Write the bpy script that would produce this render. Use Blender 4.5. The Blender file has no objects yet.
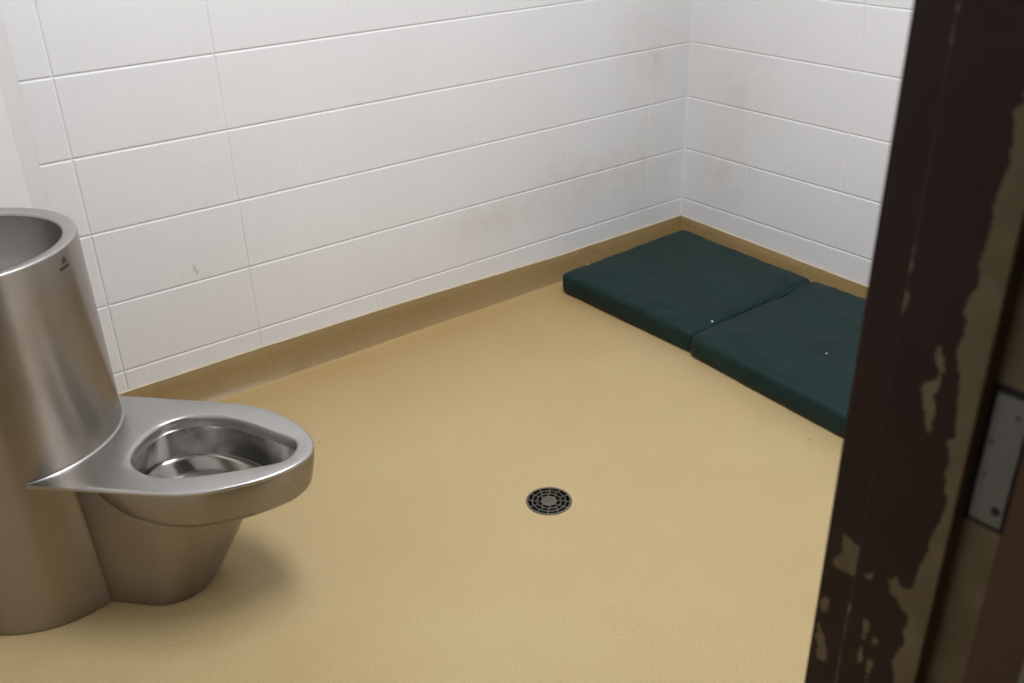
import bpy, bmesh, math, random
from mathutils import Matrix, Vector, noise
random.seed(7)
scene = bpy.context.scene
COL = scene.collection
PI = math.pi

# ------------------------------------------------------------------ camera
cam_d = bpy.data.cameras.new('camera')
cam = bpy.data.objects.new('camera', cam_d)
COL.objects.link(cam)
F = Vector((0.53240324, 0.71034833, -0.46038249))
R = Vector((0.79235957, -0.60957304, -0.02422851))
U = Vector((0.29784744, 0.35188914, 0.88738996))
M = Matrix(((R.x, U.x, -F.x), (R.y, U.y, -F.y), (R.z, U.z, -F.z))).to_4x4()
M.translation = Vector((-2.78203, -2.54043, 1.44993))
cam.matrix_world = M
cam_d.sensor_fit = 'HORIZONTAL'
cam_d.sensor_width = 36.0
cam_d.lens = 36.0 * 958.31 / 1024.0
cam_d.clip_start = 0.05
cam_d.dof.use_dof = True
cam_d.dof.focus_distance = 2.55
cam_d.dof.aperture_fstop = 4.5
scene.camera = cam

# ------------------------------------------------------------------ world, exposure, lamps
world = bpy.data.worlds.new('world')
scene.world = world
world.use_nodes = True
world.node_tree.nodes['Background'].inputs[0].default_value = (0.9, 0.95, 1.0, 1)
world.node_tree.nodes['Background'].inputs[1].default_value = 0.02
vs = scene.view_settings
vs.view_transform = 'Standard'
vs.look = 'None'
vs.gamma = 1.0
vs.use_curve_mapping = False
vs.exposure = 0.0


def area(name, loc, sx, sy, power, colour):
    d = bpy.data.lights.new(name, 'AREA')
    d.shape = 'RECTANGLE'
    d.size, d.size_y = sx, sy
    d.energy = power
    d.color = colour
    o = bpy.data.objects.new(name, d)
    o.location = loc
    COL.objects.link(o)
    return o


LIGHT_AT = (-1.66, -1.42, 2.90)
area('cell_lamp', (LIGHT_AT[0], LIGHT_AT[1], 2.855), 0.56, 1.16, 46.0, (0.95, 0.97, 1.03))
area('corridor_lamp', (-1.2, -3.6, 2.85), 0.3, 1.1, 8.5, (1.0, 0.93, 0.82))


# ------------------------------------------------------------------ helpers
def thing(name, label, cat, loc=(0, 0, 0), group=None):
    o = bpy.data.objects.new(name, None)
    o.empty_display_size = 0.1
    COL.objects.link(o)
    o.location = loc
    o['label'] = label
    o['category'] = cat
    if group:
        o['group'] = group
    return o


def mesh(name, verts, faces, mat, parent=None, smooth=True, structure=False, origin=None):
    me = bpy.data.meshes.new(name)
    org = Vector(origin) if origin is not None else (Vector(parent.location) if parent is not None else Vector((0, 0, 0)))
    me.from_pydata([tuple(Vector(v) - org) for v in verts], [], faces)
    me.validate()
    bm = bmesh.new()
    bm.from_mesh(me)
    bmesh.ops.recalc_face_normals(bm, faces=bm.faces)
    bm.to_mesh(me)
    bm.free()
    o = bpy.data.objects.new(name, me)
    COL.objects.link(o)
    if parent is not None:
        o.parent = parent
    else:
        o.location = org
    me.materials.append(mat)
    if smooth:
        for p in me.polygons:
            p.use_smooth = True
    if structure:
        o['kind'] = 'structure'
    return o


def auto_smooth(o, deg=35):
    """sharp edges above an angle, the rest smooth"""
    me = o.data
    bm = bmesh.new()
    bm.from_mesh(me)
    for e in bm.edges:
        if len(e.link_faces) == 2:
            e.smooth = e.calc_face_angle(0) < math.radians(deg)
    bm.to_mesh(me)
    bm.free()


class MB:
    def __init__(self):
        self.v, self.f = [], []

    def add(self, vs_, fs):
        k = len(self.v)
        self.v += [tuple(q) for q in vs_]
        self.f += [tuple(k + i for i in f) for f in fs]

    def box(self, a, b):
        x0, y0, z0 = a
        x1, y1, z1 = b
        self.add([(x0, y0, z0), (x1, y0, z0), (x1, y1, z0), (x0, y1, z0), (x0, y0, z1), (x1, y0, z1), (x1, y1, z1), (x0, y1, z1)],
                 [(0, 3, 2, 1), (4, 5, 6, 7), (0, 1, 5, 4), (1, 2, 6, 5), (2, 3, 7, 6), (3, 0, 4, 7)])

    def loft(self, rings, closed=True, cap0=False, cap1=False):
        n = len(rings[0])
        k = len(self.v)
        for r in rings:
            self.v += [tuple(q) for q in r]
        for i in range(len(rings) - 1):
            for j in range(n if closed else n - 1):
                j2 = (j + 1) % n
                self.f.append((k + i * n + j, k + i * n + j2, k + (i + 1) * n + j2, k + (i + 1) * n + j))
        if cap0:
            self.f.append(tuple(k + j for j in range(n)))
        if cap1:
            self.f.append(tuple(k + (len(rings) - 1) * n + j for j in range(n)))

    def build(self, name, mat, parent=None, **kw):
        return mesh(name, self.v, self.f, mat, parent, **kw)


# ------------------------------------------------------------------ materials
def new_mat(name):
    m = bpy.data.materials.new(name)
    m.use_nodes = True
    nt = m.node_tree
    return m, nt, nt.nodes['Principled BSDF']


def N(nt, kind, **kw):
    n = nt.nodes.new(kind)
    for k, v in kw.items():
        if k.startswith('i_'):
            n.inputs[k[2:].replace('_', ' ')].default_value = v
        else:
            setattr(n, k, v)
    return n


def coords(nt, scale=(1, 1, 1), which='Object'):
    tc = N(nt, 'ShaderNodeTexCoord')
    mp = N(nt, 'ShaderNodeMapping')
    mp.inputs['Scale'].default_value = scale
    nt.links.new(tc.outputs[which], mp.inputs['Vector'])
    return mp.outputs['Vector']


def tex(nt, vec, scale, detail=3.0, rough=0.5):
    n = N(nt, 'ShaderNodeTexNoise')
    n.inputs['Scale'].default_value = scale
    n.inputs['Detail'].default_value = detail
    n.inputs['Roughness'].default_value = rough
    nt.links.new(vec, n.inputs['Vector'])
    return n.outputs['Fac']


def ramp(nt, fac, stops):
    r = N(nt, 'ShaderNodeValToRGB')
    cr = r.color_ramp
    while len(cr.elements) < len(stops):
        cr.elements.new(0.5)
    for e, (p, c) in zip(cr.elements, stops):
        e.position = p
        e.color = (c[0], c[1], c[2], 1) if not isinstance(c, float) else (c, c, c, 1)
    nt.links.new(fac, r.inputs['Fac'])
    return r.outputs['Color']


def mix(nt, fac, a, b, mode='MIX'):
    m = N(nt, 'ShaderNodeMix', data_type='RGBA', blend_type=mode)
    for key, val in ((0, fac), (6, a), (7, b)):
        if hasattr(val, 'node'):
            nt.links.new(val, m.inputs[key])
        else:
            m.inputs[key].default_value = val if key == 0 else (val[0], val[1], val[2], 1)
    return m.outputs[2]


def mathn(nt, op, a, b=0.0):
    m = N(nt, 'ShaderNodeMath', operation=op)
    for i, val in enumerate((a, b)):
        if hasattr(val, 'node'):
            nt.links.new(val, m.inputs[i])
        else:
            m.inputs[i].default_value = val
    return m.outputs[0]


def bump(nt, bsdf, height, strength, dist):
    b = N(nt, 'ShaderNodeBump')
    b.inputs['Strength'].default_value = strength
    b.inputs['Distance'].default_value = dist
    nt.links.new(height, b.inputs['Height'])
    nt.links.new(b.outputs[0], bsdf.inputs['Normal'])
    return b


def blob(nt, vec, centre, size):
    """soft round spot, 1 at its middle, 0 outside"""
    mp = N(nt, 'ShaderNodeMapping')
    mp.inputs['Location'].default_value = tuple(-c / s for c, s in zip(centre, size))
    mp.inputs['Scale'].default_value = tuple(1 / s for s in size)
    nt.links.new(vec, mp.inputs['Vector'])
    g = N(nt, 'ShaderNodeTexGradient', gradient_type='SPHERICAL')
    nt.links.new(mp.outputs[0], g.inputs['Vector'])
    return g.outputs['Fac']


def painted_block():
    m, nt, b = new_mat('painted_block')
    v = coords(nt)
    big = tex(nt, v, 1.7, 3)
    col = ramp(nt, big, [(0.3, (0.79, 0.785, 0.785)), (0.7, (0.825, 0.82, 0.82))])
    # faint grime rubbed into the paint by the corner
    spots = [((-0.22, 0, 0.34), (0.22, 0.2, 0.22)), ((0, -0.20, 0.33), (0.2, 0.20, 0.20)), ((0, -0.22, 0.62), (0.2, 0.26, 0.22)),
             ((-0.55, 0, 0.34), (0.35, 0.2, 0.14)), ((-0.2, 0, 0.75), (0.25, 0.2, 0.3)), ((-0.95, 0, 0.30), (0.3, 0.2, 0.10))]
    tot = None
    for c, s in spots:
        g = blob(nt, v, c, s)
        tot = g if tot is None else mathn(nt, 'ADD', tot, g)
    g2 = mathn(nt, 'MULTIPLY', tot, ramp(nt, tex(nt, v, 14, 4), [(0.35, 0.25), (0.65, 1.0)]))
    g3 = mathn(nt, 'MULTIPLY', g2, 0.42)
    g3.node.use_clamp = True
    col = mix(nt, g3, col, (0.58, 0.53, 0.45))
    for c, s_ in (((-1.990, 0, 0.410), (0.007, 0.1, 0.016)), ((-1.985, 0, 0.396), (0.006, 0.1, 0.010))):      # one grey scuff
        sc = mathn(nt, 'MULTIPLY', blob(nt, v, c, s_), 0.6)
        col = mix(nt, sc, col, (0.36, 0.35, 0.33))
    nt.links.new(col, b.inputs['Base Color'])
    b.inputs['Roughness'].default_value = 0.48
    b.inputs['Specular IOR Level'].default_value = 0.35
    a1 = tex(nt, v, 95, 3, 0.6)
    a2 = tex(nt, v, 45, 2, 0.5)
    h = mathn(nt, 'ADD', mathn(nt, 'MULTIPLY', ramp(nt, a1, [(0.38, 0.0), (0.62, 1.0)]), 0.6), a2)
    bump(nt, b, h, 0.38, 0.0011)
    return m


def plain_paint(name, colour, rough=0.5, bmp=0.1):
    m, nt, b = new_mat(name)
    v = coords(nt)
    n = tex(nt, v, 3.0, 3)
    c = ramp(nt, n, [(0.3, tuple(q * 0.95 for q in colour)), (0.7, colour)])
    nt.links.new(c, b.inputs['Base Color'])
    b.inputs['Roughness'].default_value = rough
    bump(nt, b, tex(nt, v, 60, 2), bmp, 0.001)
    return m


def epoxy(name, base=(0.50, 0.362, 0.165), alt=(0.555, 0.43, 0.222), edge=True, rough=(0.40, 0.52)):
    m, nt, b = new_mat(name)
    v = coords(nt)
    big = tex(nt, v, 1.3, 4, 0.55)
    col = ramp(nt, big, [(0.32, base), (0.68, alt)])
    mid = tex(nt, v, 9, 3, 0.6)
    col = mix(nt, 0.18, col, ramp(nt, mid, [(0.3, tuple(q * 0.86 for q in base)), (0.7, tuple(min(1, q * 1.08) for q in alt))]))
    if edge:        # darker amber towards the back wall, its limit broken by noise
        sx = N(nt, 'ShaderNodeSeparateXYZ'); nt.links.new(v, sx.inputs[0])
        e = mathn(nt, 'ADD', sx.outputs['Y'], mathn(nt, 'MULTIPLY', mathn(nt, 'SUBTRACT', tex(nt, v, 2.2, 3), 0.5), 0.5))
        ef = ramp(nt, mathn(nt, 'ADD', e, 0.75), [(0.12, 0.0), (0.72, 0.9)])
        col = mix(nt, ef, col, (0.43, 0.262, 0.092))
    fine = tex(nt, v, 270, 2, 0.7)
    col = mix(nt, 0.33, col, ramp(nt, fine, [(0.36, tuple(q * 0.62 for q in base)), (0.64, tuple(min(1, q * 1.15) for q in alt))]))
    # a few tiny dark specks
    vo = N(nt, 'ShaderNodeTexVoronoi')
    vo.inputs['Scale'].default_value = 5.5
    nt.links.new(v, vo.inputs['Vector'])
    dots = ramp(nt, vo.outputs['Distance'], [(0.012, 1.0), (0.028, 0.0)])
    keep = ramp(nt, tex(nt, v, 3.1, 1), [(0.48, 0.0), (0.55, 0.75)])
    col = mix(nt, mathn(nt, 'MULTIPLY', dots, keep), col, (0.16, 0.10, 0.05))
    nt.links.new(col, b.inputs['Base Color'])
    rg = ramp(nt, mid, [(0.3, rough[0]), (0.7, rough[1])])
    nt.links.new(rg, b.inputs['Roughness'])
    b.inputs['Specular IOR Level'].default_value = 0.45
    h = mathn(nt, 'ADD', mathn(nt, 'MULTIPLY', fine, 0.5), mathn(nt, 'MULTIPLY', tex(nt, v, 30, 3), 1.0))
    bump(nt, b, h, 0.22, 0.0012)
    return m


def steel(name, colour=(0.56, 0.535, 0.50), rough=0.27, stretch=(3, 3, 160), aniso=0.35, var=0.08, brushed=False):
    m, nt, b = new_mat(name)
    n = tex(nt, coords(nt, stretch), 4.0, 4, 0.6)
    blotch = tex(nt, coords(nt), 7.0, 4, 0.55)
    c = mix(nt, 0.5, ramp(nt, n, [(0.3, tuple(q * 0.92 for q in colour)), (0.7, tuple(min(1, q * 1.05) for q in colour))]),
            ramp(nt, blotch, [(0.3, tuple(q * 0.85 for q in colour)), (0.7, tuple(min(1, q * 1.08) for q in colour))]))
    nt.links.new(c, b.inputs['Base Color'])
    b.inputs['Metallic'].default_value = 1.0
    r = ramp(nt, blotch, [(0.3, max(0.02, rough - var)), (0.7, rough + var)])
    nt.links.new(r, b.inputs['Roughness'])
    b.inputs['Anisotropic'].default_value = aniso
    if brushed:
        tg = N(nt, 'ShaderNodeTangent', direction_type='RADIAL', axis='Z')
        nt.links.new(tg.outputs[0], b.inputs['Tangent'])
        b.inputs['Anisotropic Rotation'].default_value = 0.25
    return m


def fabric():
    m, nt, b = new_mat('green_vinyl')
    v = coords(nt)
    n = tex(nt, v, 6, 4)
    c = ramp(nt, n, [(0.3, (0.0045, 0.0205, 0.0185)), (0.7, (0.0065, 0.027, 0.0245))])
    nt.links.new(c, b.inputs['Base Color'])
    b.inputs['Roughness'].default_value = 0.55
    b.inputs['Specular IOR Level'].default_value = 0.22
    w = tex(nt, v, 700, 1)
    wr = tex(nt, coords(nt, (1, 2.2, 1)), 7, 3, 0.5)
    h = mathn(nt, 'ADD', mathn(nt, 'MULTIPLY', w, 0.08), wr)
    bump(nt, b, h, 0.35, 0.006)
    return m


def jamb_paint():
    """dark maroon paint; where the 'peel' attribute is high it has chipped off to a tan coat"""
    m, nt, b = new_mat('chipped_paint')
    v = coords(nt)
    at = N(nt, 'ShaderNodeAttribute', attribute_name='peel')
    n1 = tex(nt, v, 55, 4, 0.6)
    n2 = tex(nt, v, 9, 3, 0.6)
    s = mathn(nt, 'ADD', at.outputs['Fac'], mathn(nt, 'MULTIPLY', mathn(nt, 'SUBTRACT', n1, 0.5), 0.9))
    s = mathn(nt, 'ADD', s, mathn(nt, 'MULTIPLY', mathn(nt, 'SUBTRACT', n2, 0.62), 0.35))
    mask = ramp(nt, s, [(0.48, 0.0), (0.53, 1.0)])
    under = ramp(nt, tex(nt, v, 22, 4), [(0.3, (0.155, 0.115, 0.06)), (0.7, (0.225, 0.17, 0.095))])
    top = ramp(nt, tex(nt, v, 12, 3), [(0.3, (0.024, 0.0095, 0.0065)), (0.7, (0.034, 0.014, 0.0095))])
    nt.links.new(mix(nt, mask, top, under), b.inputs['Base Color'])
    b.inputs['Roughness'].default_value = 0.55
    b.inputs['Specular IOR Level'].default_value = 0.25
    bump(nt, b, mathn(nt, 'SUBTRACT', mathn(nt, 'MULTIPLY', n2, 0.2), mask), 0.5, 0.0006)
    return m


BLOCK = painted_block()
PAINT = plain_paint('smooth_white_paint', (0.78, 0.775, 0.76), 0.4, 0.08)
GREYPAINT = plain_paint('trim_paint', (0.73, 0.715, 0.70), 0.45, 0.2)
CEIL = plain_paint('ceiling_paint', (0.80, 0.80, 0.78), 0.7, 0.1)
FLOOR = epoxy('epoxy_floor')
COVE = epoxy('epoxy_cove', (0.255, 0.165, 0.058), (0.305, 0.205, 0.078), edge=False, rough=(0.24, 0.40))  # darker than the floor: shade on the base face put into its colour
CAULK = plain_paint('cream_caulk', (0.62, 0.53, 0.38), 0.6, 0.2)
CORR = plain_paint('corridor_paint', (0.30, 0.25, 0.19), 0.6, 0.1)
STEEL = steel('brushed_steel', (0.345, 0.31, 0.272), 0.30, aniso=0.93, var=0.03, brushed=True)
STEELTOP = steel('satin_steel', (0.50, 0.485, 0.467), 0.34, (40, 3, 40), 0.2, 0.05)
STEELIN = steel('polished_steel', (0.55, 0.535, 0.51), 0.17, (4, 4, 30), 0.1, 0.05)
STEELSINK = steel('matt_sink_steel', (0.27, 0.247, 0.23), 0.38, (20, 20, 4), 0.1, 0.06)
DARK = plain_paint('dark_recess', (0.012, 0.011, 0.010), 0.7)
IRON = steel('drain_metal', (0.20, 0.18, 0.145), 0.5, (3, 3, 3), 0.0)
MARK = plain_paint('etched_mark', (0.045, 0.035, 0.028), 0.6)
MAT = fabric()
JAMB = jamb_paint()
WORN = plain_paint('worn_brown_paint', (0.33, 0.205, 0.135), 0.5, 0.2)
PLATE = steel('strike_metal', (0.20, 0.205, 0.21), 0.5, (3, 3, 3), 0.0)
RUST = plain_paint('rusty_screw', (0.12, 0.045, 0.02), 0.7)
LINT = plain_paint('lint', (0.75, 0.75, 0.72), 0.9)

# ------------------------------------------------------------------ room
Z0 = 0.165          # first bed joint
HB = 0.2032
CEIL_Z = 2.90
FRONT = -2.10
LEFT_X = -3.25


def groove(d, w, depth):
    d = abs(d)
    return 0.0 if d >= w else depth * (0.5 + 0.5 * math.cos(PI * d / w))


def block_wall(name, length, joints, place):
    """place(along, out, z) -> world; joints = [(along, depth)]"""
    bed = [Z0 + k * HB for k in range(0, 14)]
    offs = (-0.0064, -0.0046, -0.0031, -0.0015, 0, 0.0015, 0.0031, 0.0046, 0.0064)

    def lines(lo, hi, js, step):
        s = {round(lo, 5), round(hi, 5)}
        for j in js:
            for o in offs:
                if lo < j + o < hi:
                    s.add(round(j + o, 5))
        n = int((hi - lo) / step)
        for i in range(1, n):
            q = lo + (hi - lo) * i / n
            if all(abs(q - j) > 0.012 for j in js):
                s.add(round(q, 5))
        return sorted(s)
    A = lines(0, length, [j for j, d in joints], 0.05)
    Zs = lines(0, CEIL_Z, bed, 0.05)
    V, Fs = [], []
    for z in Zs:
        hb = max((groove(z - b_, 0.0046, 0.0030) for b_ in bed), default=0)
        for a in A:
            hv = max((groove(a - j, 0.0046, d * (0.75 + 0.5 * noise.noise(Vector((j * 9, 0, z * 7)))) if z > 0.1 else d) for j, d in joints), default=0)
            wob = 0.0009 * noise.noise(Vector((a * 4.1, z * 4.7, 3.3)))
            V.append(place(a, -max(hb, hv) + wob, z))
    n = len(A)
    for i in range(len(Zs) - 1):
        for k in range(n - 1):
            Fs.append((i * n + k, i * n + k + 1, (i + 1) * n + k + 1, (i + 1) * n + k))
    # solid back
    kk = len(V)
    for a in (0, length):
        for z in (0, CEIL_Z):
            V.append(place(a, -0.10, z))
    Fs.append((kk, kk + 1, kk + 3, kk + 2))
    return mesh(name, V, Fs, BLOCK, smooth=True, structure=True)


BW = 0.4064
jb = [(0.208 + k * BW, d) for k, d in enumerate((0.0036, 0.0014, 0.0010, 0.0012, 0.0034, 0.0040))]
block_wall('wall_back', 2.318, jb, lambda a, o, z: (-a, -o, z))
block_wall('wall_right', 2.10, [(0.316 + k * BW, 0.0040) for k in range(5)], lambda a, o, z: (-o, -a, z))

# the painted-over bead in the corner
mb = MB()
mb.loft([[(-a_, -b_, z) for a_, b_ in ((-0.004, 0.0045), (0.0005, 0.0045), (0.0015, 0.0030), (0.0030, 0.0015), (0.0045, 0.0005), (0.0045, -0.004))] for z in (0.088, CEIL_Z)], closed=False)
mb.build('trim_3', BLOCK, structure=True)

th = math.radians(-45.5)
AX = Vector((math.cos(th), math.sin(th), 0))      # the way the toilet points
BX = Vector((-AX.y, AX.x, 0))
PC = Vector((-2.318, 0, 0))                       # where back wall and chase wall meet
dl = -BX                                          # along the chase wall, away from the back wall
LEN = (PC.x - LEFT_X) / -dl.x


def chase(a, o, z):
    q = PC + dl * a + AX * o
    return (q.x, q.y, z)


mb = MB()
mb.loft([[chase(a, o, z) for a, o in ((-0.01, -0.1), (-0.0, 0.0), (LEN, 0.0), (LEN, -0.1))] for z in (0, CEIL_Z)], cap0=True, cap1=True)
mb.build('wall_chase', PAINT, smooth=False, structure=True)
# the corner strip and the thin panel that stops short of the corner
mb = MB()
prof = [(0.0, 0.0)] + [(0.004 + 0.006 * math.sin(t), 0.0) for t in (0,)] + [(0.006, 0.004), (0.014, 0.006), (0.060, 0.006), (0.070, 0.004), (0.074, 0.0)]
mb.loft([[chase(a, o, z) for a, o in prof] for z in (0.105, CEIL_Z)], cap0=True, cap1=True)
mb.build('trim_1', GREYPAINT, smooth=False, structure=True)
mb = MB()
p1 = [(0.080, 0.0), (0.080, 0.008), (0.083, 0.012), (0.088, 0.0135), (LEN - 0.02, 0.0135), (LEN - 0.02, 0.0)]
mb.loft([[chase(a, o, z) for a, o in p1] for z in (0.105, CEIL_Z)], cap0=True, cap1=True)
mb.build('trim_2', PAINT, smooth=False, structure=True)

YL = PC.y + dl.y * LEN
mb = MB(); mb.box((LEFT_X - 0.1, FRONT, 0), (LEFT_X, YL + 0.1, CEIL_Z)); mb.build('wall_left', PAINT, smooth=False, structure=True)
mb = MB(); mb.box((LEFT_X - 0.1, FRONT - 0.14, 0), (-2.968, FRONT, CEIL_Z)); mb.box((-1.985, FRONT - 0.14, 0), (0.1, FRONT, CEIL_Z))
mb.box((-2.968, FRONT - 0.14, 2.115), (-1.985, FRONT, CEIL_Z)); mb.build('wall_front', PAINT, smooth=False, structure=True)
mb = MB(); mb.box((-4.6, -4.6, CEIL_Z), (1.2, 0.1, CEIL_Z + 0.1)); mb.build('ceiling', CEIL, smooth=False, structure=True)
mb = MB(); mb.box((-4.6, -4.6, -0.1), (1.2, -4.5, CEIL_Z)); mb.build('wall_corridor_far', CORR, smooth=False, structure=True)
mb = MB(); mb.box((-4.7, -4.5, -0.1), (-4.6, FRONT - 0.14, CEIL_Z)); mb.build('wall_corridor_left', CORR, smooth=False, structure=True)
mb = MB(); mb.box((1.2, -4.5, -0.1), (1.3, FRONT - 0.14, CEIL_Z)); mb.build('wall_corridor_right', CORR, smooth=False, structure=True)
mb = MB(); mb.box((-4.6, FRONT - 0.14, -0.1), (LEFT_X - 0.1, FRONT, CEIL_Z)); mb.box((0.1, FRONT - 0.14, -0.1), (1.2, FRONT, CEIL_Z)); mb.build('wall_corridor_near', CORR, smooth=False, structure=True)

# floor with a round hole for the drain
DR = Vector((-1.5597, -1.0447, 0))
DRR = 0.0575
bm = bmesh.new()
outer = [bm.verts.new(q) for q in ((LEFT_X - 0.1, FRONT - 0.07, 0), (0.1, FRONT - 0.07, 0), (0.1, 0.1, 0), (LEFT_X - 0.1, 0.1, 0))]
inner = [bm.verts.new((DR.x + DRR * math.cos(2 * PI * i / 64), DR.y + DRR * math.sin(2 * PI * i / 64), 0)) for i in range(64)]
ed = [bm.edges.new((L[i], L[(i + 1) % len(L)])) for L in (outer, inner) for i in range(len(L))]
bmesh.ops.triangle_fill(bm, edges=ed, use_beauty=True)
for f in list(bm.faces):
    c = f.calc_center_median()
    if (c - DR).length < DRR * 0.98 and all((v.co - DR).length < DRR * 1.01 for v in f.verts):
        bm.faces.remove(f)
bmesh.ops.recalc_face_normals(bm, faces=bm.faces)
if bm.faces[:] and bm.faces[:][0].normal.z < 0:
    bmesh.ops.reverse_faces(bm, faces=bm.faces)
r = bmesh.ops.extrude_edge_only(bm, edges=[e for e in bm.edges if e.is_boundary])
for v in [g for g in r['geom'] if isinstance(g, bmesh.types.BMVert)]:
    v.co.z = -0.1
me = bpy.data.meshes.new('floor')
bm.to_mesh(me); bm.free()
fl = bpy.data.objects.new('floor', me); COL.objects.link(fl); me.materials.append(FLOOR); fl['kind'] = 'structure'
mb = MB(); mb.box((-4.6, -4.5, -0.1), (1.2, FRONT - 0.07, -0.001)); mb.build('floor_corridor', CORR, smooth=False, structure=True)


# coved base, one piece per wall
def cove(name, length, place, toph, mitre0=0.0, mitre1=0.0):
    rings, caulk = [], []
    n = max(2, int(length / 0.02))
    for i in range(n + 1):
        a = length * i / n
        wob = 0.0012 * noise.noise(Vector((a * 9, length, 0))) + 0.0008 * noise.noise(Vector((a * 41, length, 5)))
        tp = toph(a) + wob
        toe = 0.003 * noise.noise(Vector((a * 6, 2.0, length)))
        prof = [(-0.004, tp), (0.0045, tp), (0.0065, tp - 0.002), (0.0130, 0.072)]
        for d_, z_ in ((0.0200, 0.054), (0.0275, 0.037), (0.0355, 0.0230), (0.0430, 0.0135), (0.0490, 0.0080), (0.0560, 0.0045), (0.065, 0.0025), (0.078, 0.0012), (0.090, 0.0003), (0.096, -0.0008)):
            prof.append((d_ + toe * min(1.0, d_ / 0.05), z_))
        ring = []
        for d, z in prof:
            aa = a
            if i == 0:
                aa = a + d * mitre0
            if i == n:
                aa = a - d * mitre1
            ring.append(place(aa, d, z))
        rings.append(ring)
        w = 0.0012 + 0.0012 * abs(noise.noise(Vector((a * 17, 1.0, length))))
        caulk.append([place(a + (0.004 * mitre0 if i == 0 else 0) - (0.004 * mitre1 if i == n else 0), d, z)
                      for d, z in ((-0.003, tp - 0.002), (0.0072, tp - 0.0015), (0.0060, tp + w), (-0.003, tp + 0.001 + w * 1.8))])
    mb = MB(); mb.loft(rings, closed=False)
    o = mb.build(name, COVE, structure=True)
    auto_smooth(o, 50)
    o.data.materials.append(FLOOR)          # lighter floor colour on the foot stands in for its highlight
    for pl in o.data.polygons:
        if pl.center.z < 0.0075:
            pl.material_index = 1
    mb = MB(); mb.loft(caulk, closed=True, cap0=True, cap1=True)
    c = mb.build('caulk_line', CAULK, o)
    return o


def hb_back(a):     # a = distance from the room corner
    pts = [(0, 0.091), (0.64, 0.0885), (1.34, 0.103), (1.82, 0.1065), (2.4, 0.103)]
    for (a0, h0), (a1, h1) in zip(pts, pts[1:]):
        if a <= a1:
            return h0 + (h1 - h0) * (a - a0) / (a1 - a0)
    return pts[-1][1]


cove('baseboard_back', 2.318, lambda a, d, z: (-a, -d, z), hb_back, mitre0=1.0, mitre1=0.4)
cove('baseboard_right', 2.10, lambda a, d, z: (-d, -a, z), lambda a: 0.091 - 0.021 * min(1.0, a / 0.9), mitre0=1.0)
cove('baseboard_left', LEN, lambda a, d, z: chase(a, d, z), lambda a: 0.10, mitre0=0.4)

# ------------------------------------------------------------------ ceiling fitting (above the frame)
lf = thing('ceiling_light', 'white rectangular ceiling light above the middle of the cell', 'ceiling light', (LIGHT_AT[0], LIGHT_AT[1], 2.9))
mb = MB()
x, y = LIGHT_AT[0], LIGHT_AT[1]
for a, b in (((x - .31, y - .61, 2.86), (x - .285, y + .61, 2.9)), ((x + .285, y - .61, 2.86), (x + .31, y + .61, 2.9)),
             ((x - .285, y - .61, 2.86), (x + .285, y - .585, 2.9)), ((x - .285, y + .585, 2.86), (x + .285, y + .61, 2.9))):
    mb.box(a, b)
mb.build('frame', PAINT, lf, smooth=False)
mb = MB(); mb.box((x - .285, y - .585, 2.87), (x + .285, y + .585, 2.88)); mb.build('diffuser', CEIL, lf, smooth=False)

# ------------------------------------------------------------------ door frame on the right
PE = {
    'A': [(-2.1974, 1.2914), (-2.1938, 1.2455), (-2.1933, 1.1848), (-2.1906, 1.1585), (-2.1921, 1.1099), (-2.1865, 1.0987), (-2.1885, 1.0711), (-2.1866, 1.0489), (-2.1972, 1.0053), (-2.1988, 0.9641), (-2.2065, 0.8904), (-2.2, 0.845), (-2.1917, 0.7869), (-2.1841, 0.7804), (-2.1738, 0.794), (-2.1696, 0.7795), (-2.1731, 0.7661), (-2.1909, 0.755), (-2.1982, 0.7089), (-2.189, 0.6891), (-2.1982, 0.6507), (-2.19, 0.50), (-2.20, 0.30), (-2.235, 0.30), (-2.2350, 1.33), (-2.21, 1.33)],
    'B': [(-2.1026, 0.7883), (-2.1263, 0.7862), (-2.1331, 0.7666), (-2.1276, 0.7479), (-2.1332, 0.713), (-2.1345, 0.681), (-2.1315, 0.6432), (-2.1359, 0.5978), (-2.1277, 0.5908), (-2.1267, 0.6574), (-2.127, 0.7042), (-2.122, 0.7441), (-2.0946, 0.7407), (-2.0954, 0.7524), (-2.1039, 0.7635)],
    'C': [(-2.1512, 0.7789), (-2.1423, 0.7689), (-2.1545, 0.7598)],
    'D': [(-2.1509, 0.7175), (-2.1583, 0.716), (-2.1575, 0.6551), (-2.152, 0.6507)],
    'E': [(-2.1641, 0.7035), (-2.1696, 0.6993), (-2.1697, 0.6265), (-2.1654, 0.6228)],
    'F': [(-2.1262, 1.1314), (-2.1331, 1.131), (-2.1351, 1.0935), (-2.1354, 1.065), (-2.1262, 1.0603), (-2.1259, 1.0842)],
    'F2': [(-2.1284, 1.3382), (-2.1349, 1.3388), (-2.1345, 1.3012), (-2.1284, 1.3006)],
    'G': [(-2.175, 1.06), (-2.1647, 1.045), (-2.1729, 1.0221), (-2.163, 1.0022), (-2.1671, 0.9914), (-2.1717, 0.9775), (-2.1733, 0.9533), (-2.1828, 0.9559), (-2.1779, 0.9964), (-2.1827, 1.0263), (-2.1794, 1.043)],
    'H': [(-2.1794, 0.899), (-2.1835, 0.899), (-2.1815, 0.8932)],
    'I': [(-2.090, 0.70), (-2.101, 0.695), (-2.094, 0.66), (-2.088, 0.672)],
    'J': [(-2.09, 0.655), (-2.104, 0.64), (-2.108, 0.61), (-2.094, 0.60)],
}


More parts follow.
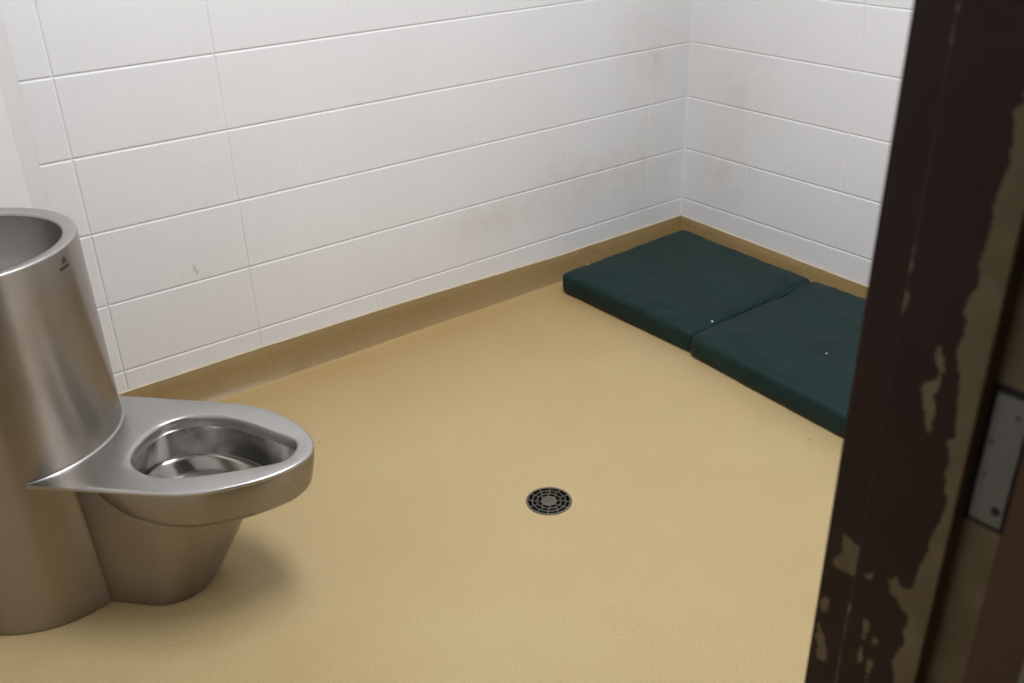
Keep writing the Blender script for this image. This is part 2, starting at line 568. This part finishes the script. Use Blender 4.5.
def sdf(poly, y, z):
    ins = False
    d = 9.0
    n = len(poly)
    for i in range(n):
        (y0, z0), (y1, z1) = poly[i], poly[(i + 1) % n]
        if (z0 > z) != (z1 > z) and y < (y1 - y0) * (z - z0) / (z1 - z0) + y0:
            ins = not ins
        ey, ez = y1 - y0, z1 - z0
        t = max(0, min(1, ((y - y0) * ey + (z - z0) * ez) / (ey * ey + ez * ez + 1e-12)))
        d = min(d, math.hypot(y - y0 - t * ey, z - z0 - t * ez))
    return d if ins else -d


BOX = {k: (min(q[0] for q in v) - .012, max(q[0] for q in v) + .012, min(q[1] for q in v) - .012, max(q[1] for q in v) + .012) for k, v in PE.items()}


def peel(y, z):
    best = -0.02
    for k, poly in PE.items():
        b = BOX[k]
        if b[0] < y < b[1] and b[2] < z < b[3]:
            best = max(best, sdf(poly, y, z))
    return max(0.0, min(1.0, 0.5 + best / 0.012 * 0.5))


def profile_strip(path, z0, z1, fine):
    """refine a profile path and extrude it up"""
    P = []
    for (x0, y0), (x1, y1) in zip(path, path[1:]):
        L = math.hypot(x1 - x0, y1 - y0)
        n = max(1, int(L / (0.0025 if fine else 0.2)))
        for i in range(n):
            P.append((x0 + (x1 - x0) * i / n, y0 + (y1 - y0) * i / n))
    P.append(path[-1])
    zs = [z0]
    while zs[-1] < z1 - 1e-6:
        z = zs[-1]
        zs.append(min(z1, z + (0.004 if fine and 0.5 < z < 1.4 else 0.05)))
    return P, zs


def jamb(name, path, parent, fine):
    P, zs = profile_strip(path, 0.0, 2.09, fine)
    mb = MB()
    mb.loft([[(x, y, z) for x, y in P] for z in zs], closed=False)
    o = mb.build(name, JAMB, parent, smooth=False)
    o.data.materials.append(WORN)
    for pl in o.data.polygons:
        if (pl.center + Vector(parent.location)).y < -2.2555:
            pl.material_index = 1
    at = o.data.attributes.new('peel', 'FLOAT', 'POINT')
    org = Vector(parent.location)
    for i, v in enumerate(o.data.vertices):
        q = v.co + org
        val = 0.0
        if fine:
            if q.y < -2.2174:
                val = 1.0        # the outer rabbet has lost its dark coat
            elif q.x > -2.04 and q.y > -2.2172:
                val = peel(q.y, q.z)
        at.data[i].value = val
    return o


def rounded(path, r=0.0025):
    out = [path[0]]
    for a, b, c in zip(path, path[1:], path[2:]):
        A, B, C_ = Vector(a), Vector(b), Vector(c)
        u = (A - B).normalized() * r
        w = (C_ - B).normalized() * r
        for t in (0, 0.33, 0.67, 1.0):
            q = (B + u) * (1 - t) ** 2 + 2 * B * t * (1 - t) + (B + w) * t * t
            out.append((q.x, q.y))
    out.append(path[-1])
    return out


dr = bpy.data.objects.new('door_1', None); COL.objects.link(dr); dr.location = (-2.02, -2.17, 0); dr['kind'] = 'structure'
pathR = [(-1.965, -2.098), (-1.965, -2.084), (-2.02, -2.084), (-2.02, -2.131), (-2.036, -2.131), (-2.036, -2.2175), (-2.02, -2.2175), (-2.02, -2.2565), (-1.87, -2.2565), (-1.87, -2.242)]
jamb('frame_jamb', rounded(pathR), dr, True)
pathL = [(-4.953 - x, y) for x, y in pathR]
jamb('frame_jamb', pathL, dr, False)
mb = MB()
mb.loft([[(X, y, 2.09 - (x + 2.02)*-1.0) for x, y in pathR] for X in (-2.98, -1.97)], closed=False)
mb.build('frame_head', JAMB, dr, smooth=False)

# strike plate, screws and dark backing painted as gap shadow, in the outer rabbet
Y0, Y1, ZA, ZB = -2.2185, -2.2535, 0.883, 1.028
mb = MB()
mb.box((-2.0206, Y1 - 0.002, ZA), (-2.012, Y0, ZB))
cut = mb.build('strike_gap_shade', DARK, dr, smooth=False)
bm = bmesh.new()


def plate_mesh(name, y0, y1, za, zb, xf, xb, r, mat, parent):
    pts = []
    for cy, cz, a0 in ((y0 - r, zb - r, 0), (y1 + r, zb - r, 90), (y1 + r, za + r, 180), (y0 - r, za + r, 270)):
        for t in range(5):
            a = math.radians(a0 + 90 * t / 4)
            pts.append((cy + r * math.cos(a), cz + r * math.sin(a)))
    mb = MB()
    e = 0.0005
    cy_, cz_ = (y0 + y1) / 2, (za + zb) / 2
    shrink = [(cy_ + (y - cy_) * 0.97, cz_ + (z - cz_) * 0.992) for y, z in pts]
    mb.loft([[(xb, y, z) for y, z in pts], [(xf + e, y, z) for y, z in pts], [(xf, y, z) for y, z in shrink]], cap0=True, cap1=True)
    return mb.build(name, mat, parent, smooth=False)


sp = plate_mesh('strike_plate', Y0 - 0.0055, Y1, ZA + 0.0055, ZB - 0.0075, -2.0222, -2.0205, 0.002, PLATE, dr)
sp['label'] = 'grey metal strike plate with dark screw holes'


def disc_x(name, y, z, r, x, mat, parent):
    mb = MB()
    n = 20
    mb.loft([[(x + 0.0008, y + r * math.cos(2 * PI * i / n), z + r * math.sin(2 * PI * i / n)) for i in range(n)],
             [(x, y + 0.8 * r * math.cos(2 * PI * i / n), z + 0.8 * r * math.sin(2 * PI * i / n)) for i in range(n)]], cap0=True, cap1=True)
    me_o = mb.build(name, mat, None, smooth=False, origin=(-2.02, -2.17, 0))
    me_o.parent = parent
    me_o.location = (0, 0, 0)
    return me_o


disc_x('screw', -2.2285, 0.972, 0.0022, -2.0228, RUST, sp)
disc_x('screw', -2.2287, 0.937, 0.0020, -2.0228, RUST, sp)
disc_x('screw', -2.2455, 1.003, 0.0026, -2.0228, RUST, sp)
disc_x('bolt_hole', -2.2462, 0.905, 0.0052, -2.0227, DARK, sp)

# ------------------------------------------------------------------ steel toilet with a basin in its top
TC = Vector((-2.597, -0.508, 0))
toilet = thing('combination_toilet', 'stainless steel prison toilet with an oval bowl joined to a round basin column', 'toilet', tuple(TC))
RC = 0.2215
DECK = 0.361


def loc(s, w, z):
    q = TC + AX * s + BX * w
    return (q.x, q.y, z)


def lathe(name, prof, mat, parent=toilet, n=128, clip=True, deg=30, cap=False):
    """turned about the column; the back that would enter the wall is cut off"""
    mb = MB()
    mb.loft([[loc(r * math.cos(2 * PI * i / n), r * math.sin(2 * PI * i / n), z) for i in range(n)] for r, z in prof], cap1=cap)
    o = mb.build(name, mat, parent)
    if clip:
        bm = bmesh.new(); bm.from_mesh(o.data)
        q = TC - AX * 0.150 - Vector(parent.location)
        bmesh.ops.bisect_plane(bm, geom=bm.verts[:] + bm.edges[:] + bm.faces[:], plane_co=q, plane_no=-AX, clear_outer=True)
        bm.to_mesh(o.data); bm.free()
    auto_smooth(o, deg)
    return o


lathe('column', [(RC - 0.004, 0.0), (RC, 0.003), (RC, 0.25), (RC, 0.5), (RC, 0.70), (RC, 0.784), (RC - 0.0005, 0.7865)], STEEL)
lathe('basin_rim', [(RC - 0.0005, 0.7865), (RC - 0.001, 0.7885), (RC - 0.0022, 0.7896), (RC - 0.004, 0.790), (RC - 0.026, 0.7868), (RC - 0.0275, 0.7850), (RC - 0.0285, 0.781)], STEELTOP, deg=60)
bs = lathe('sink_basin', [(RC - 0.0285, 0.781), (RC - 0.030, 0.765), (RC - 0.038, 0.735), (RC - 0.056, 0.705), (RC - 0.085, 0.683), (RC - 0.13, 0.672), (RC - 0.175, 0.667), (0.026, 0.665)], STEELSINK, deg=60)
mb = MB()
mb.loft([[loc(r * math.cos(2 * PI * i / 24), r * math.sin(2 * PI * i / 24), z) for i in range(24)] for r, z in ((0.028, 0.6655), (0.026, 0.667), (0.018, 0.664), (0.004, 0.660))], cap1=True)
mb.build('basin_drain', STEELIN, toilet)


def catmull(pts, n):
    """open curve through pts, n+1 samples evenly by length"""
    P = [2 * Vector(pts[0]) - Vector(pts[1])] + [Vector(p) for p in pts] + [2 * Vector(pts[-1]) - Vector(pts[-2])]
    dense = []
    for i in range(1, len(P) - 2):
        for k in range(24):
            t = k / 24
            a, b, c, d = P[i - 1], P[i], P[i + 1], P[i + 2]
            dense.append(0.5 * ((2 * b) + (c - a) * t + (2 * a - 5 * b + 4 * c - d) * t * t + (3 * b - a - 3 * c + d) * t ** 3))
    dense.append(P[-2])
    return dense


def polar_outline(half, cx, n=144, full=False):
    """closed outline sampled by angle about (cx, 0); half = upper half from back to front, ends on the axis"""
    h = [Vector((s, w)) for s, w in half]
    mir = [Vector((2 * 0 + h[1].x, -h[1].y))]
    ext = [Vector((h[1].x, -h[1].y))] + h + [Vector((h[-2].x, -h[-2].y))]
    dense = []
    for i in range(1, len(ext) - 2):
        for k in range(24):
            t = k / 24
            a, b, c, d = ext[i - 1], ext[i], ext[i + 1], ext[i + 2]
            dense.append(0.5 * ((2 * b) + (c - a) * t + (2 * a - 5 * b + 4 * c - d) * t * t + (3 * b - a - 3 * c + d) * t ** 3))
    dense.append(ext[-2])
    tab = sorted((math.atan2(max(q.y, 0), q.x - cx), math.hypot(q.x - cx, q.y)) for q in dense)
    out = []
    for i in range(n):
        a = 2 * PI * i / n
        aa = a if a <= PI else 2 * PI - a
        for k in range(len(tab) - 1):
            if tab[k][0] <= aa <= tab[k + 1][0] + 1e-9:
                t = (aa - tab[k][0]) / max(1e-9, tab[k + 1][0] - tab[k][0])
                r = tab[k][1] + t * (tab[k + 1][1] - tab[k][1])
                break
        else:
            r = tab[-1][1] if aa > tab[-1][0] else tab[0][1]
        out.append((cx + r * math.cos(a), r * math.sin(a)))
    return out


CX = 0.44
NB = 160
ARC = [(RC * math.cos(a) - 0.001, RC * math.sin(a)) for a in (0, 0.18, 0.36, 0.54, 0.72, 0.84)]
SEAT = [(0.2205, 0.0)] + ARC[1:-1] + [(0.140, 0.170)]
FRONTH = [(0.16, 0.1725), (0.22, 0.1725), (0.33, 0.172), (0.42, 0.1705), (0.465, 0.166), (0.51, 0.153), (0.55, 0.133), (0.588, 0.110), (0.620, 0.083), (0.645, 0.054), (0.660, 0.026), (0.665, 0.0)]


def deck_outline(inset=0.0):
    """straight-line outline (sharp tips at the column) sampled by angle"""
    pts = [(RC * math.cos(a) - 0.002, RC * math.sin(a)) for a in [0.89 * i / 24 for i in range(25)]]
    fr = catmull(FRONTH, 40)
    for q in fr:
        pts.append((q.x, q.y))
    # inset towards the middle
    out = []
    tab = [(math.atan2(max(0, w), s - CX), math.hypot(s - CX, w)) for s, w in pts]
    tab.sort()
    tip = math.atan2(RC * math.sin(0.89), RC * math.cos(0.89) - 0.002 - CX)
    for i in range(NB):
        a = 2 * PI * i / NB
        if abs(a - tip) < PI / NB:
            a = tip
        if abs(2 * PI - a - tip) < PI / NB:
            a = 2 * PI - tip
        aa = a if a <= PI else 2 * PI - a
        r = tab[-1][1]
        for k in range(len(tab) - 1):
            if tab[k][0] <= aa <= tab[k + 1][0] + 1e-9:
                t = (aa - tab[k][0]) / max(1e-9, tab[k + 1][0] - tab[k][0])
                r = tab[k][1] + t * (tab[k + 1][1] - tab[k][1])
                break
        r -= inset * max(0.0, min(1.0, (2.55 - aa) / 0.5))
        out.append((CX + r * math.cos(a), r * math.sin(a)))
    return out


def ang_outline(half):
    return polar_outline(half, CX, NB)


HOLE = ang_outline([(0.292, 0.0), (0.294, 0.030), (0.307, 0.068), (0.340, 0.098), (0.385, 0.113), (0.44, 0.1085), (0.50, 0.089), (0.56, 0.063), (0.600, 0.045), (0.618, 0.030), (0.624, 0.012), (0.6245, 0.0)])


def off(outl, d):
    """offset an outline outwards by d (by normals)"""
    n = len(outl)
    res = []
    for i in range(n):
        a = Vector(outl[i - 1]); b = Vector(outl[(i + 1) % n])
        t = (b - a).normalized()
        nn = Vector((t.y, -t.x))
        res.append((outl[i][0] + nn.x * d, outl[i][1] + nn.y * d))
    return res


def ring(outl, z):
    return [loc(s, w, z) for s, w in outl]


def mixo(A, B, t):
    return [(a[0] * (1 - t) + b[0] * t, a[1] * (1 - t) + b[1] * t) for a, b in zip(A, B)]


D0 = deck_outline()
mb = MB()
rings = [ring(deck_outline(0.006), DECK - 0.0085), ring(deck_outline(0.001), DECK - 0.0075), ring(D0, DECK - 0.004), ring(deck_outline(0.0012), DECK - 0.0014), ring(deck_outline(0.0045), DECK)]
D5 = deck_outline(0.0045)
HO = off(HOLE, 0.007)
for t in (0.1, 0.3, 0.6, 0.9):
    rings.append(ring(mixo(D5, HO, t), DECK + 0.0012 * math.sin(PI * min(1, t * 1.1)) - 0.001 * t))
rings += [ring(HO, DECK - 0.001), ring(off(HOLE, 0.004), DECK - 0.0022), ring(off(HOLE, 0.0015), DECK - 0.005), ring(HOLE, DECK - 0.010), ring(off(HOLE, 0.0), DECK - 0.026), ring(off(HOLE, 0.003), DECK - 0.030)]
mb.loft(rings)
deck = mb.build('seat_deck', STEELTOP, toilet)
auto_smooth(deck, 60)

# bowl inside
mb = MB()
BOT = ang_outline([(0.272, 0.0), (0.276, 0.035), (0.292, 0.070), (0.330, 0.100), (0.385, 0.112), (0.44, 0.107), (0.49, 0.090), (0.535, 0.060), (0.558, 0.028), (0.562, 0.0)])
W1 = off(HOLE, 0.009)
inn = [(off(HOLE, 0.002), DECK - 0.029), (W1, DECK - 0.033), (mixo(W1, off(BOT, 0.002), 0.35), DECK - 0.055), (mixo(W1, off(BOT, 0.002), 0.75), DECK - 0.082), (off(BOT, 0.0), DECK - 0.101), (off(BOT, -0.0025), DECK - 0.1025)]
ctr = (0.385, 0.0)
for t in (0.12, 0.3, 0.5, 0.7, 0.85, 0.95):
    B2 = off(BOT, -0.0025)
    inn.append(([(a * (1 - t) + ctr[0] * t, b * (1 - t)) for a, b in B2], DECK - 0.1025 - 0.016 * t * t))
mb.loft([ring(o_, z) for o_, z in inn], cap1=True)
bowl = mb.build('bowl_interior', STEELIN, toilet)
auto_smooth(bowl, 35)

# flange and outside of the bowl
mb = MB()
TOPB = ang_outline([(0.205, 0.0), (0.208, 0.045), (0.222, 0.095), (0.262, 0.138), (0.32, 0.160), (0.38, 0.1665), (0.43, 0.1665), (0.48, 0.159), (0.53, 0.139), (0.580, 0.113), (0.617, 0.081), (0.642, 0.052), (0.657, 0.025), (0.662, 0.0)])
LOWB = ang_outline([(0.185, 0.0), (0.192, 0.035), (0.222, 0.075), (0.262, 0.110), (0.315, 0.140), (0.38, 0.158), (0.43, 0.161), (0.475, 0.154), (0.52, 0.134), (0.565, 0.110), (0.604, 0.078), (0.632, 0.049), (0.647, 0.023), (0.651, 0.0)])
rr = [(off(TOPB, -0.001), DECK - 0.0065), (off(TOPB, 0.0015), DECK - 0.020), (mixo(TOPB, LOWB, 0.25), DECK - 0.045), (mixo(TOPB, LOWB, 0.7), DECK - 0.068), (LOWB, DECK - 0.080), (off(LOWB, -0.004), DECK - 0.087), (off(LOWB, -0.011), DECK - 0.0935), (off(LOWB, -0.018), DECK - 0.1015), (off(LOWB, -0.03), DECK - 0.1045), (off(LOWB, -0.05), DECK - 0.1045), (off(LOWB, -0.078), DECK - 0.109)]
mb.loft([ring(o_, z) for o_, z in rr])
fl_ = mb.build('bowl_shell', STEEL, toilet)
auto_smooth(fl_, 50)


# pedestal: rounded front, straight sides running back into the column
def ped(nose, r, z, back=0.17, bw=0.100):
    c = nose - r
    pts = []
    n = 40
    for i in range(n + 1):
        a = math.radians(96) * (1 - 2 * i / n)
        pts.append((c + r * math.cos(a), r * math.sin(a)))
    a0 = pts[0]; a1 = pts[-1]
    left = [(a1[0] + (back - a1[0]) * t, a1[1] + (-bw - a1[1]) * t) for t in (0.25, 0.5, 0.75, 1.0)]
    right = [(back + (a0[0] - back) * t, bw + (a0[1] - bw) * t) for t in (0, 0.25, 0.5, 0.75)]
    return [loc(s, w, z) for s, w in pts + left + right]


mb = MB()
rings = []
for i in range(13):
    t = i / 12
    z = 0.002 + t * (DECK - 0.1055)
    rings.append(ped(0.392 + 0.135 * t + 0.004 * math.sin(PI * t), 0.101 + 0.038 * t, z, 0.17, 0.098 + 0.004 * t))
rings.insert(0, ped(0.388, 0.097, 0.0, 0.17, 0.094))
mb.loft(rings)
for sg in (1, -1):        # the sides run on up to the deck behind the bowl
    mb.loft([[loc(s_, sg * w_, z) for s_, w_ in ((0.17, 0.1025), (0.21, 0.1100), (0.25, 0.1165), (0.29, 0.1235), (0.33, 0.1305), (0.372, 0.1380), (0.405, 0.1395))] for z in (0.25, DECK - 0.006)], closed=False)
pd = mb.build('pedestal', STEEL, toilet)
auto_smooth(pd, 50)

# weld fillet where the deck meets the column
mb = MB()
rings = []
n = 48
for i in range(n + 1):
    a = -0.90 + 1.80 * i / n
    k = min(1.0, (0.905 - abs(a)) / 0.25) * 0.0042 + 0.0005
    sec = []
    for j in range(6):
        q = PI / 2 * j / 5
        sec.append((RC + k - k * math.sin(q) if False else RC + k * (1 - math.sin(q)), DECK + k * (1 - math.cos(q)) + 0.0004))
    rings.append([loc(r_ * math.cos(a), r_ * math.sin(a), z_) for r_, z_ in sec])
mb.loft(rings, closed=False)
mb.build('weld_seam', STEELTOP, toilet)


# small dark maker's mark on the column, straight above the bowl
def on_col(deg, z, o=0.0004):
    a = math.radians(deg) - th + 0
    a = math.radians(deg)
    return loc((RC + o) * math.cos(a), (RC + o) * math.sin(a), z)


mb = MB()


def patch(a0, a1, z0, z1, skew=0.0):
    n = 6
    mb.add([on_col(a0 + (a1 - a0) * i / n, z0 + skew * i / n) for i in range(n + 1)] + [on_col(a0 + (a1 - a0) * i / n, z1 + skew * i / n) for i in range(n + 1)],
           [(i, i + 1, n + 2 + i, n + 1 + i) for i in range(n)])


for k in range(5):                     # a little peaked emblem of stacked bars
    hw = 2.3 - 0.38 * k
    patch(0.8 - hw, 0.8 + hw, 0.7605 + k * 0.0026, 0.7625 + k * 0.0026)
for a0, a1 in ((-4.2, -2.9), (-2.7, -1.6), (-1.4, -0.2), (0.0, 1.2), (1.4, 2.6), (2.8, 4.0)):
    patch(a0, a1, 0.7505, 0.7560)
patch(-2.6, 2.6, 0.7492, 0.7502)
mb.build('maker_mark', MARK, toilet)

# ------------------------------------------------------------------ floor drain
drain = thing('floor_drain', 'round metal drain grate with rings of slots set in the middle of the tan floor', 'floor drain', tuple(DR))


def dring(mb, r0, r1, z=0.0012, h=0.004, n=96):
    pr = [(r0, z - h), (r0, z - 0.0004), (r0 + 0.0004, z), (r1 - 0.0004, z), (r1, z - 0.0004), (r1, z - h)]
    mb.loft([[(DR.x + r_ * math.cos(2 * PI * i / n), DR.y + r_ * math.sin(2 * PI * i / n), zz) for i in range(n)] for r_, zz in pr + [pr[0]]])


def spoke(mb, ang, r0, r1, w, z=0.0012, h=0.004):
    d = Vector((math.cos(ang), math.sin(ang), 0)); q = Vector((-d.y, d.x, 0)) * w / 2
    pts = [DR + d * r0 - q, DR + d * r1 - q, DR + d * r1 + q, DR + d * r0 + q]
    mb.loft([[(p_.x, p_.y, zz) for p_ in pts] for zz in (z - h, z)], cap0=True, cap1=True)


mb = MB(); dring(mb, 0.0515, DRR - 0.0004, 0.0014); mb.build('rim', IRON, drain, smooth=False)
mb = MB()
for r0, r1 in ((0.0405, 0.0432), (0.0285, 0.0312), (0.0180, 0.0200)):
    dring(mb, r0, r1)
for k in range(12):
    a = math.radians(18 + 30 * k)
    spoke(mb, a, 0.0425, 0.0525, 0.0028)
    spoke(mb, a + math.radians(0 if k % 2 else 4), 0.0305, 0.0415, 0.0026)
for k in range(8):
    spoke(mb, math.radians(10 + 45 * k), 0.0188, 0.0295, 0.0030)
mb.build('grate', IRON, drain, smooth=False)
mb = MB()
n = 40
mb.loft([[(DR.x + r_ * math.cos(2 * PI * i / n), DR.y + r_ * math.sin(2 * PI * i / n), zz) for i in range(n)] for r_, zz in ((0.0185, -0.002), (0.0185, 0.0008), (0.0175, 0.0012))], cap0=True, cap1=True)
hub = mb.build('hub', IRON, drain, smooth=False)
mb = MB()
cdir = Vector((0.80, -0.60, 0)); cper = Vector((0.60, 0.80, 0))
for k, (a_, b_) in enumerate(((-0.0125, -0.0085), (-0.0070, -0.0030), (-0.0015, 0.0025), (0.0040, 0.0080), (0.0095, 0.0125))):
    P_ = [DR + cdir * a_ - cper * 0.003, DR + cdir * b_ - cper * 0.003, DR + cdir * b_ + cper * 0.003, DR + cdir * a_ + cper * 0.003]
    mb.loft([[(q.x, q.y, zz) for q in P_] for zz in (0.001, 0.0017)], cap0=True, cap1=True)
mb.build('raised_marks', IRON, drain, smooth=False)
mb = MB()
mb.loft([[(DR.x + r_ * math.cos(2 * PI * i / n), DR.y + r_ * math.sin(2 * PI * i / n), zz) for i in range(n)] for r_, zz in ((DRR - 0.0002, -0.003), (0.050, -0.02), (0.045, -0.07))], cap1=True)
mb.build('sump', DARK, drain)

# ------------------------------------------------------------------ mattress
mat = thing('folding_mattress', 'thin dark green folding vinyl mattress lying in the corner along the right wall', 'mattress', (-0.42, -0.75, 0))


def mattress_panel(name, c, h, seed, n=(52, 52, 8), crease=None, r=0.019):
    """c = footprint corners FL, BL, BR, FR as (x, y); rounded box mapped to them with sags and wrinkles"""
    bm = bmesh.new()
    # grid box
    V = {}
    nx, ny, nz = n

    def warp(i, j, k):
        u, v, w = i / nx, j / ny, k / nz
        # footprint (u: left->right along y, v: front->back along x)
        LX, LY = 0.65, 0.60
        px, py, pz = (u - .5) * LY, (v - .5) * LX, (w - .5) * h
        bx = LY / 2 - r; by = LX / 2 - r; bz = h / 2 - min(r, h / 2 - 0.001)
        cx_, cy_, cz_ = max(-bx, min(bx, px)), max(-by, min(by, py)), max(-bz, min(bz, pz))
        d = Vector((px - cx_, py - cy_, pz - cz_))
        if d.length > 1e-6:
            d = d.normalized() * min(r, h / 2)
        q = Vector((cx_, cy_, cz_)) + d
        uu, vv = q.x / LY + .5, q.y / LX + .5
        z = q.z + h / 2
        top = max(0.0, min(1.0, (z / h - 0.35) / 0.65))
        edge = min(uu, 1 - uu, vv, 1 - vv)
        crown = 0.010 * (1 - math.exp(-max(0, edge) * 9))
        x_ = (c[0][0] * (1 - uu) + c[3][0] * uu) * (1 - vv) + (c[1][0] * (1 - uu) + c[2][0] * uu) * vv
        y_ = (c[0][1] * (1 - uu) + c[3][1] * uu) * (1 - vv) + (c[1][1] * (1 - uu) + c[2][1] * uu) * vv
        P = Vector((x_, y_, 0))
        wr = 0.0034 * noise.noise(Vector((P.x * 7 + seed, P.y * 7, 1.0))) + 0.0016 * noise.noise(Vector((P.x * 16 + P.y * 9 + seed, P.y * 21 - P.x * 6, 4.0)))
        # puckers near the edges
        ne = math.exp(-max(0, edge) * 16)
        pk = 0.0045 * ne * noise.noise(Vector((P.x * 26 + seed, P.y * 26, 9.0)))
        z += top * (crown - 0.004 + wr + pk)
        if crease:
            for (ax, ay), (bx_, by_), wdt, dep in crease:
                ex, ey = bx_ - ax, by_ - ay
                t = max(0, min(1, ((P.x - ax) * ex + (P.y - ay) * ey) / (ex * ex + ey * ey)))
                dd = math.hypot(P.x - ax - t * ex, P.y - ay - t * ey)
                z += top * dep * math.exp(-(dd / wdt) ** 2) * (1 - 0.6 * abs(2 * t - 1))
        if z < 0.008:
            z = max(0.0006, z)
        # side bulge: middle of the wall pushes out
        side = math.sin(PI * max(0, min(1, z / h)))
        out = 0.006 * side * math.exp(-max(0, edge) * 40)
        cen = Vector(((c[0][0] + c[2][0]) / 2, (c[0][1] + c[2][1]) / 2, 0))
        dirv = (P - cen)
        if dirv.length > 0:
            P += dirv.normalized() * out * 0.6
        ws = 0.0025 * noise.noise(Vector((P.x * 18, P.y * 18, z * 40 + seed))) * math.exp(-max(0, edge) * 40)
        P += dirv.normalized() * ws if dirv.length > 0 else Vector()
        return (P.x, P.y, z)

    def vert(i, j, k):
        if (i, j, k) not in V:
            V[(i, j, k)] = bm.verts.new(warp(i, j, k))
        return V[(i, j, k)]
    for i in range(nx):
        for j in range(ny):
            for k in (0, nz):
                bm.faces.new((vert(i, j, k), vert(i + 1, j, k), vert(i + 1, j + 1, k), vert(i, j + 1, k)))
    for i in range(nx):
        for k in range(nz):
            for j in (0, ny):
                bm.faces.new((vert(i, j, k), vert(i + 1, j, k), vert(i + 1, j, k + 1), vert(i, j, k + 1)))
    for j in range(ny):
        for k in range(nz):
            for i in (0, nx):
                bm.faces.new((vert(i, j, k), vert(i, j + 1, k), vert(i, j + 1, k + 1), vert(i, j, k + 1)))
    vs_ = [tuple(v.co) for v in bm.verts]
    bm.verts.index_update()
    fs = [tuple(v.index for v in f.verts) for f in bm.faces]
    bm.free()
    return mesh(name, vs_, fs, MAT, mat)


mattress_panel('mattress_panel', [(-0.732, -0.112), (-0.078, -0.085), (-0.105, -0.728), (-0.727, -0.740)], 0.082, 1.0,
               crease=[((-0.72, -0.60), (-0.60, -0.66), 0.020, 0.006), ((-0.70, -0.50), (-0.66, -0.62), 0.014, -0.005), ((-0.72, -0.735), (-0.55, -0.70), 0.03, -0.008)])
mattress_panel('mattress_panel', [(-0.740, -0.744), (-0.105, -0.732), (-0.088, -1.340), (-0.775, -1.345)], 0.082, 5.0,
               crease=[((-0.25, -0.86), (-0.60, -1.05), 0.018, -0.004), ((-0.15, -1.05), (-0.45, -1.30), 0.016, 0.004), ((-0.68, -0.80), (-0.74, -1.0), 0.018, -0.006)])
mattress_panel('mattress_panel', [(-0.777, -1.349), (-0.090, -1.344), (-0.090, -1.950), (-0.780, -1.950)], 0.082, 9.0, n=(30, 30, 6))
# the cloth hinges that join the panels
mb = MB()
for (x0, y0), (x1, y1) in (((-0.70, -0.7385), (-0.13, -0.7300)),):
    rings = []
    for i in range(31):
        t = i / 30
        X = x0 + (x1 - x0) * t; Y = y0 + (y1 - y0) * t
        zt = 0.052 + 0.024 * min(1.0, t / 0.75) + 0.002 * noise.noise(Vector((X * 20, 0, 0)))
        rings.append([(X, Y + d, zt + q) for d, q in ((-0.016, 0.006), (-0.008, -0.001), (0, -0.004), (0.008, -0.001), (0.016, 0.006), (0.016, 0.000), (0, -0.012), (-0.016, 0.000))])
    mb.loft(rings, cap0=True, cap1=True)
mb.build('hinge_strip', MAT, mat)
mb = MB()
rings = []
for i in range(31):
    t = i / 30
    X = -0.74 + 0.62 * t; Y = -1.3465
    rings.append([(X, Y + d, 0.066 + q) for d, q in ((-0.016, 0.006), (-0.008, -0.001), (0, -0.004), (0.008, -0.001), (0.016, 0.006), (0.016, 0.000), (0, -0.012), (-0.016, 0.000))])
mb.loft(rings, cap0=True, cap1=True)
mb.build('hinge_strip', MAT, mat)


# ------------------------------------------------------------------ specks of lint on the mattress
def lint(x, y, z, r, label):
    o_ = Vector((x, y, z))
    bm = bmesh.new()
    bmesh.ops.create_icosphere(bm, subdivisions=2, radius=r)
    for v in bm.verts:
        v.co *= 1 + 0.5 * noise.noise(v.co * 900 + o_ * 7)
        v.co.z *= 0.45
    me = bpy.data.meshes.new('lint_fleck'); bm.to_mesh(me); bm.free()
    o = bpy.data.objects.new('lint_fleck', me); COL.objects.link(o); o.location = o_
    me.materials.append(LINT)
    o['label'] = label; o['category'] = 'lint'; o['group'] = 'lint flecks on the mattress'


dg = bpy.context.evaluated_depsgraph_get()
dg.update()


def top_at(x, y):
    hit, p_, *_ = scene.ray_cast(bpy.context.evaluated_depsgraph_get(), Vector((x, y, 0.5)), Vector((0, 0, -1)))
    return p_.z if hit else 0.085


bpy.context.view_layer.update()
for x, y, r_, lb in ((-0.612, -0.722, 0.0042, 'tiny white lint fleck on the green mattress beside the seam between its panels'),
                     (-0.612, -0.122, 0.0036, 'tiny white lint fleck on the far left edge of the green mattress, near the wall'),
                     (-0.542, -1.103, 0.0030, 'tiny white lint fleck on the second mattress panel, nearest the door frame')):
    lint(x, y, top_at(x, y) + 0.0008, r_, lb)
